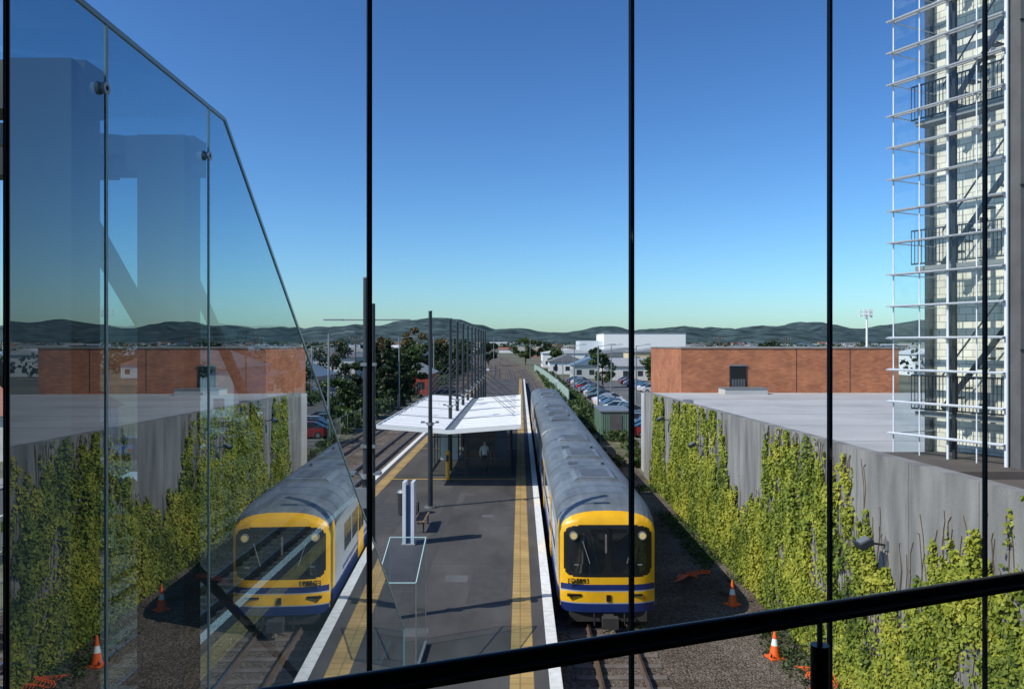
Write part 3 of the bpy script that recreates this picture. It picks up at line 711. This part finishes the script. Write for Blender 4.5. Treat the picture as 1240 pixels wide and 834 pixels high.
# ------------------------------------------------------------------ cars
def carmesh(col,name):
    m=pm(name+'_paint',col,.28,.2,var=.03); g=MB()
    S=[(-2.15,.38,.6,.63,.70,.62),(-2.0,.25,.72,.75,.82,.7),(-1.0,.2,.88,.95,.87,.74),(-.3,.2,.92,1.42,.88,.60),(.9,.2,.95,1.43,.88,.60),(1.65,.2,.95,1.05,.87,.68),(2.08,.28,.85,.9,.82,.7),(2.17,.4,.6,.63,.74,.66)]
    R=[]
    for y,zl,zb,zr,w,wr in S: R.append([(-w*.95,y,zl),(-w,y,(zl+zb)/2),(-w,y,zb),(-wr,y,zr),(wr,y,zr),(w,y,zb),(w,y,(zl+zb)/2),(w*.95,y,zl)])
    for i in range(len(R)-1):
        for k in range(7):
            mt=m
            if k in (2,4) and 2<=i<=4: mt='carglass'
            if k==3 and i in (2,4): mt='carglass'
            g.add([R[i][k],R[i][k+1],R[i+1][k+1],R[i+1][k]],[(0,1,2,3)],mt)
    g.add(R[0],[tuple(range(8))],m); g.add(R[-1],[tuple(range(7,-1,-1))],m)
    for yy in (-1.35,1.3):
        for s in (-1,1): g.cyl((s*.68,yy,.31),(s*.89,yy,.31),.31,.31,'tyre',16); g.cyl((s*.885,yy,.31),(s*.9,yy,.31),.18,.18,'galv',10)
    for s in (-1,1):
        g.box(s*.6-.12,s*.6+.12,-2.16,-2.1,.58,.68,'reflw'); g.box(s*.62-.1,s*.62+.1,2.12,2.18,.62,.78,'orange'); g.box(s*.98-.09,s*.98+.06,-.85,-.72,.92,1.03,m)
        for yy in (.25,): g.box(s*.76-.02,s*.76+.02,yy,yy+.07,.93,1.32,m)
    return g.mesh(name)
CC=[(.6,.6,.62),(.25,.27,.3),(.03,.03,.035),(.35,.03,.03),(.05,.1,.25),(.75,.75,.75),(.12,.16,.15)]
CM=[carmesh(c,'parked_car_%d'%i) for i,c in enumerate(CC)]
for k in range(38):
    if random.random()<.85: inst('parked_car',random.choice(CM),(12+random.uniform(-.3,.3),67.4+k*2.7,GZ+.03),math.pi/2*random.choice((1,-1)))
    if random.random()<.7: inst('parked_car',random.choice(CM),(22.4+random.uniform(-.3,.3),67.4+k*2.7,GZ+.03),math.pi/2)
for k in range(22):
    if random.random()<.8: inst('parked_car',random.choice(CM),(-21.3,22+k*6.0,GZ+.03),0)
    if random.random()<.4: inst('parked_car',random.choice(CM),(-28,30+k*7.0,GZ+.03),math.pi)
for x,y in ((-26.0,70),(-23.2,120)): inst('parked_car',random.choice(CM),(x,y,GZ+.03),0)

# green shed / fences
g=MB(); g.box(7.0,9.6,69,75,GZ,GZ+2.3,'greenshed'); g.box(6.9,9.7,68.9,75.1,GZ+2.3,GZ+2.42,'galv')
for k in range(12): g.box(7.1+k*.2,7.16+k*.2,68.97,69,GZ+.1,GZ+2.25,'greenshed')
for k in range(28): g.box(6.96,7.0,69.1+k*.21,69.17+k*.21,GZ+.1,GZ+2.25,'greenshed')
g.box(7.8,8.8,68.95,68.975,GZ+.1,GZ+2.1,'darkc'); g.build('storage_shed')
g=MB()
for k in range(56):
    y=108+k*2.5; x=tcx(6.6,y); x2=tcx(6.6,y+2.5); g.beam((x,y,GZ+1.0),(x2,y+2.46,GZ+1.0),.05,1.9,'greenfence'); g.box(x-.06,x+.06,y-.05,y+.05,GZ,GZ+2.1,'galv')
g.build('corrugated_fence')
def meshfence(X,ya,yb,name,h=1.8):
    g=MB(); y=ya
    while y<yb: g.cyl((X,y,GZ),(X,y,GZ+h),.035,.035,'galv',6); y+=3
    for z in (.1,h/2,h-.05): g.beam((X,ya,GZ+z),(X,yb,GZ+z),.03,.03,'galv')
    k=ya
    while k<min(yb,ya+60): g.box(X-.005,X+.005,k,k+.012,GZ+.1,GZ+h,'galv'); k+=.15
    g.build(name)
meshfence(5.0,50,107,'chain_link_fence'); meshfence(-15.8,10,200,'chain_link_fence')

# ------------------------------------------------------------------ houses and buildings
def house(g,x,y,w,d,h,rh,wm,rm,z=GZ,wins=True):
    g.box(x-w/2,x+w/2,y-d/2,y+d/2,z,z+h,wm)
    e=.4
    g.add([(x-w/2-e,y-d/2-e,z+h),(x+w/2+e,y-d/2-e,z+h),(x+w/2+e,y+d/2+e,z+h),(x-w/2-e,y+d/2+e,z+h),(x-w/2-e if w>d else x,y if w>d else y-d/2-e,z+h+rh),(x+w/2+e if w>d else x,y if w>d else y+d/2+e,z+h+rh)],
      [(0,1,5,4),(2,3,4,5),(0,4,3),(1,2,5)] if w>d else [(0,3,5,4),(1,4,5,2),(0,4,1),(3,2,5)], rm)
    if wins:
        n=max(2,int(w/3))
        for k in range(n):
            xx=x-w/2+(k+.5)*w/n
            for fz in range(max(1,int(h/2.9))):
                g.box(xx-.6,xx+.6,y-d/2-.03,y-d/2,z+.95+fz*2.8,z+2.15+fz*2.8,'win')
        for k in range(max(2,int(d/3.5))):
            yy=y-d/2+(k+.5)*d/max(2,int(d/3.5))
            for s in (-1,1): xs=x+s*w/2; g.box(min(xs,xs+s*.03),max(xs,xs+s*.03),yy-.6,yy+.6,z+.95,z+2.15,'win')
redw=pm('red_painted_wall',(.33,.05,.03),.7)
cream=pm('cream_wall',(.6,.48,.3),.8)
def near(name,*a,**k):
    g=MB(); house(g,*a,**k); g.build(name)
near('red_house',-17.4,134,5.5,12,3.4,1.6,redw,ROOFC[0])
near('white_house',-37,95,10,12,5.5,2,WALLC[2],ROOFC[0]); near('white_house',-38,60,11,9,3.2,1.8,WALLC[0],ROOFC[2])
near('suburban_house',-36,130,9,12,3.2,2,WALLC[1],ROOFC[4]); near('suburban_house',-39,165,12,12,5.6,2,WALLC[4],ROOFC[1])
near('suburban_house',-36,32,9,11,3.3,2,WALLC[0],ROOFC[1])
near('industrial_shed',-52,240,26,30,6,2,WALLC[2],ROOFC[0]); near('industrial_shed',-30,260,20,24,5,1.5,WALLC[4],ROOFC[4])
near('industrial_shed',18,300,20,30,5.0,1.6,WALLC[2],ROOFC[3]); near('industrial_shed',42,330,26,30,5,2,WALLC[0],ROOFC[0])
near('cream_shop_building',36,212,15,16,6.2,1.2,cream,ROOFC[0]); near('white_warehouse',50,250,26,20,5.4,1.4,WALLC[2],ROOFC[3])
near('white_warehouse',28,255,12,18,4.5,1.2,WALLC[2],ROOFC[1])
near('suburban_house',17,195,9,11,3.2,2,WALLC[4],ROOFC[4]); near('suburban_house',24,186,10,9,3.2,1.8,WALLC[0],ROOFC[0]); near('suburban_house',13,225,10,12,3.4,2,WALLC[2],ROOFC[1])
g=MB(); g.box(42,83,400,440,GZ,12.6,'canopy'); g.box(41.8,83.2,399.8,440.2,12.6,13.0,'galv')
for k in range(10): g.box(43.2+k*4,45.6+k*4,399.9,400,1,2.6,'win')
g.box(30,42,404,430,GZ,9,'alum'); g.build('large_white_warehouse')
g=MB()
for k in range(480):
    y=random.uniform(200,1700)*1.0; x=random.uniform(-.75,.85)*y
    if -22-2e-2*y<x<14 and y<700: continue
    if 8<x<90 and y<440: continue
    if -70<x<0 and y<290: continue
    s=random.choice((1,1,1,1.6,2.4)) if y<900 else random.choice((1,1.5,2.5))
    house(g,x,y,random.uniform(9,15)*s,random.uniform(9,14)*s,random.choice((3,3.2,5.5)),random.uniform(1.4,2.4),random.choice(WALLC),random.choice(ROOFC),z=GZ+max(0,(y-700)*.006),wins=y<600)
g.build('distant_houses')
g=MB(); x,y=87,200; g.cyl((x,y,GZ),(x,y,14.6),.35,.22,'reflw',12)
for k in range(3):
    a=k*2.094+.4; cx_,cy_=x+1.6*math.cos(a),y+1.6*math.sin(a); b_=a+2.094; dx,dy=x+1.6*math.cos(b_),y+1.6*math.sin(b_)
    g.beam((x,y,14.4),(cx_,cy_,14.4),.12,.12,'galv'); g.beam((cx_,cy_,14.4),(dx,dy,14.4),.1,.1,'galv'); g.beam((cx_,cy_,15.3),(dx,dy,15.3),.08,.08,'galv')
    for t in (0,.5): xx=cx_*(1-t)+dx*t; yy=cy_*(1-t)+dy*t; g.box(xx-.16,xx+.16,yy-.1,yy+.1,13.9,16,'reflw')
g.build('cell_phone_mast')
for x,y,h in ((-14.9,62,9),(-15.2,100,9),(-15.2,140,9.5),(-16,190,10),(-19.6,75,8),(8.8,90,8),(8.8,130,8),(8.8,165,8),(16,110,8),(16,140,8),(27,120,8),(-7,210,10),(-7,260,10),(3,240,10)):
    g=MB(); g.cyl((x,y,GZ),(x,y,GZ+h),.12,.07,'galv',8)
    g.beam((x,y,GZ+h-.1),(x+1.6,y,GZ+h+.15),.06,.06,'galv'); g.box(x+1.3,x+2.0,y-.12,y+.12,GZ+h+.1,GZ+h+.2,'galv'); g.build('street_lamp')
for x,y in ((-31,90),(-31,150),(-31,210),(-31,45),(40,160),(60,180)):
    g=MB(); g.cyl((x,y,GZ),(x,y,GZ+10),.16,.1,'bark',8); g.box(x-1.2,x+1.2,y-.05,y+.05,GZ+9.2,GZ+9.35,'bark'); g.box(x-.8,x+.8,y-.05,y+.05,GZ+8.4,GZ+8.5,'bark')
    for s in (-1.1,-.5,.5,1.1): g.cyl((x+s,y,GZ+9.35),(x+s,y,GZ+9.5),.04,.03,'alum',6)
    g.build('utility_pole')
for x,y in ((5.3,118),(-7.0,172)):
    g=MB(); g.cyl((x,y,GZ),(x,y,4),.07,.07,'galv',8); g.box(x-.2,x+.2,y-.1,y+.1,3.2,4.2,'tblack'); g.box(x-.3,x+.3,y-.08,y+.05,1.5,2.0,'sign')
    for zz in (3.45,3.7,3.95): g.cyl((x,y-.16,zz),(x,y-.1,zz),.08,.08,'under',10)
    g.box(x-.35,x+.35,y-.3,y+.3,GZ,GZ+.25,'conc'); g.build('railway_signal')

# ------------------------------------------------------------------ vegetation
tree('conifer_tree',(-16.6,100,GZ),8.8,2.3,'leafd',3400,.4,True); tree('conifer_tree',(-19.0,104,GZ),8.2,2.5,'leafd',3400,.4,True); tree('conifer_tree',(-17.4,112,GZ),7.6,2.4,'leafd',3000,.4,True)
tree('conifer_tree',(-15.4,106,GZ),6.6,2.2,'leafd',2600,.4,True)
tree('broadleaf_tree',(-18.3,88,GZ),6.2,2.6,'leafd',3200,.36,crown0=.1); tree('broadleaf_tree',(-17.5,122,GZ),8,3.2,'leafg',3000,.42,crown0=.12); tree('broadleaf_tree',(-19,146,GZ),9,3.6,'leafd',3000,.45,crown0=.15)
tree('broadleaf_tree',(-17.6,74,GZ),5.0,2.2,'leafg',3000,.32,crown0=.08); tree('broadleaf_tree',(-17.8,64,GZ),4.2,2.0,'leafd',2600,.3,crown0=.08)
tree('broadleaf_tree',(-20,160,GZ),8,3.6,'leafg',3000,.45,crown0=.15); tree('broadleaf_tree',(-17.5,178,GZ),8.5,3.6,'leafd',2600,.5,crown0=.15)
tree('autumn_tree',(-27,205,GZ),12.5,4.6,'leafa',3400,.6,crown0=.15); tree('autumn_tree',(-33,190,GZ),10,4,'leafa',3000,.6,crown0=.15); tree('autumn_tree',(-23,225,GZ),10.5,4,'leafa',3000,.6,crown0=.15)
tree('broadleaf_tree',(-16,205,GZ),8.5,4,'leafd',2600,.55,crown0=.12); tree('broadleaf_tree',(-20,270,GZ),10,5,'leafd',2600,.7,crown0=.12)
tree('broadleaf_tree',(-18,240,GZ),9,4,'leafg',2600,.6); tree('broadleaf_tree',(2,310,GZ),10.5,5,'leafg',2600,.7); tree('broadleaf_tree',(12,420,GZ),10,5,'leafd',2200,.8)
tree('broadleaf_tree',(12,265,GZ),7,3.5,'leafg',2200,.6); tree('broadleaf_tree',(22,240,GZ),7,3,'leafd',2200,.5); tree('broadleaf_tree',(-12,300,GZ),9,4.5,'leafd',2200,.7)
tree('garden_tree',(19,108,GZ),6.3,3.1,'leafg',3400,.36,crown0=.12); tree('garden_tree',(24,112,GZ),5.6,3.0,'leafd',3000,.36,crown0=.1); tree('garden_tree',(15.5,150,GZ),6.5,2.6,'leafg',2200,.4,crown0=.2)
tree('garden_tree',(38,100,GZ),8.2,3.2,'leafg',2400,.4); tree('garden_tree',(-33,75,GZ),8,3.3,'leafg',2600,.4); tree('garden_tree',(-42,112,GZ),9,4,'leafd',2600,.45); tree('garden_tree',(-32,112,GZ),6,2.6,'leafa',2200,.4)
tree('garden_tree',(-44,45,GZ),9,4,'leafd',2600,.4); tree('garden_tree',(-33,140,GZ),9,4,'leafd',2600,.4)
tree('garden_tree',(62,200,GZ),9.5,4,'leafd',2200,.5); tree('garden_tree',(30,175,GZ),6,3,'leafg',2200,.5)
P=[];R_=[];S_=[]
for k in range(1600):
    y=200+1800*random.random()**1.3; x=random.uniform(-.78,.9)*y
    if -16-.02*y<x<12 and y<700: continue
    if 14<x<86 and y<430: continue
    h=random.uniform(4,10); r=h*.5; n=45; z0=GZ+max(0,(y-700)*.006); gg=np.random.normal(size=(n,3)); gg/=np.linalg.norm(gg,axis=1)[:,None]; gg*=np.random.rand(n,1)**.4
    P.append(gg*[r*1.2,r*1.2,h*.45]+[x,y,z0+h*.5]); R_.append(.4+.4*gg[:,2]+np.random.normal(size=n)*.15+random.uniform(-.2,.2)); S_.append(np.full(n,1.0+y*.0007))  # crown tone gets paler with height, with random scatter
P=np.concatenate(P); nr=np.random.normal(size=P.shape); nr/=np.linalg.norm(nr,axis=1)[:,None]
leafobj('distant_trees',leafquads(P,np.concatenate(S_)*np.random.uniform(.7,1.5,len(P)),nr),np.concatenate(R_),M['leafd'])
def ridge(name,Y0,depth,base,amp,seed,x0,x1,n=420):
    vs=[];fs=[];rows=9
    for i in range(n+1):
        x=x0+(x1-x0)*i/n
        h=base+amp*(noise.noise(Vector((x*.0012,seed,0)))+.5*noise.noise(Vector((x*.004,seed,2)))+.16*noise.noise(Vector((x*.014,seed,4)))+.10*noise.noise(Vector((x*.05,seed,4))))
        for j in range(rows):
            t=j/(rows-1); prof_=math.sin(t*math.pi/2)**1.2; yy=Y0+depth*t+60*noise.noise(Vector((x*.004,t*3,seed)))
            vs.append((x,yy,GZ-2+prof_*max(8,h)+(18*noise.noise(Vector((x*.008,yy*.008,seed))) if 0<j<rows-1 else 0)))
    for i in range(n):
        for j in range(rows-1): a=i*rows+j; fs.append((a,a+rows,a+rows+1,a+1))
    g=MB(); g.add(vs,fs,'hill',True); g.build(name)
ridge('hills',2100,500,50,42,3.3,-3200,3200); ridge('hills',3000,900,92,66,8.1,-4200,4200)

# ------------------------------------------------------------------ light, sky
tosun=Vector((-.905*math.cos(math.radians(41)),-.425*math.cos(math.radians(41)),math.sin(math.radians(41)))).normalized()
L=D.lights.new('sun','SUN'); L.energy=5.0; L.angle=math.radians(.5); L.color=(1,.94,.84)
lo=D.objects.new('sun',L); lo.rotation_euler=tosun.to_track_quat('Z','Y').to_euler(); lo.location=(-30,-20,40); sc.collection.objects.link(lo)
w=D.worlds.new('World'); sc.world=w; w.use_nodes=True; nt=w.node_tree; nt.nodes.clear()
out=nt.nodes.new('ShaderNodeOutputWorld'); bg=nt.nodes.new('ShaderNodeBackground'); sk=nt.nodes.new('ShaderNodeTexSky')
sk.sky_type='NISHITA'; sk.sun_disc=False; sk.sun_elevation=math.radians(41); sk.sun_rotation=math.atan2(tosun.x,tosun.y)%(2*math.pi)
sk.air_density=1.0; sk.dust_density=.6; sk.ozone_density=1.5; sk.altitude=0
def mul(src,c):
    mx=nt.nodes.new('ShaderNodeMix'); mx.data_type='RGBA'; mx.blend_type='MULTIPLY'; mx.inputs[0].default_value=1; mx.inputs[7].default_value=c
    nt.links.new(src,mx.inputs[6]); return mx.outputs[2]
a_=mul(sk.outputs[0],(.115*.76,.115*1.0,.115*1.20,1))
gm=nt.nodes.new('ShaderNodeGamma'); gm.inputs[1].default_value=1.40; nt.links.new(a_,gm.inputs[0])
b_=mul(gm.outputs[0],(12.8,12.8,12.8,1))
bg.inputs[1].default_value=.1; nt.links.new(b_,bg.inputs[0]); nt.links.new(bg.outputs[0],out.inputs[0])
# ------------------------------------------------------------------ camera
cam=D.cameras.new('camera'); co=D.objects.new('camera',cam); sc.collection.objects.link(co); sc.camera=co
co.location=(0,0,7.15); co.rotation_euler=(math.pi/2,0,0); cam.sensor_width=36; cam.lens=965/1240*36; cam.shift_x=-10/1240; cam.shift_y=0
cam.clip_start=.05; cam.clip_end=12000
sc.view_settings.view_transform='Standard'; sc.view_settings.look='None'; sc.view_settings.exposure=0
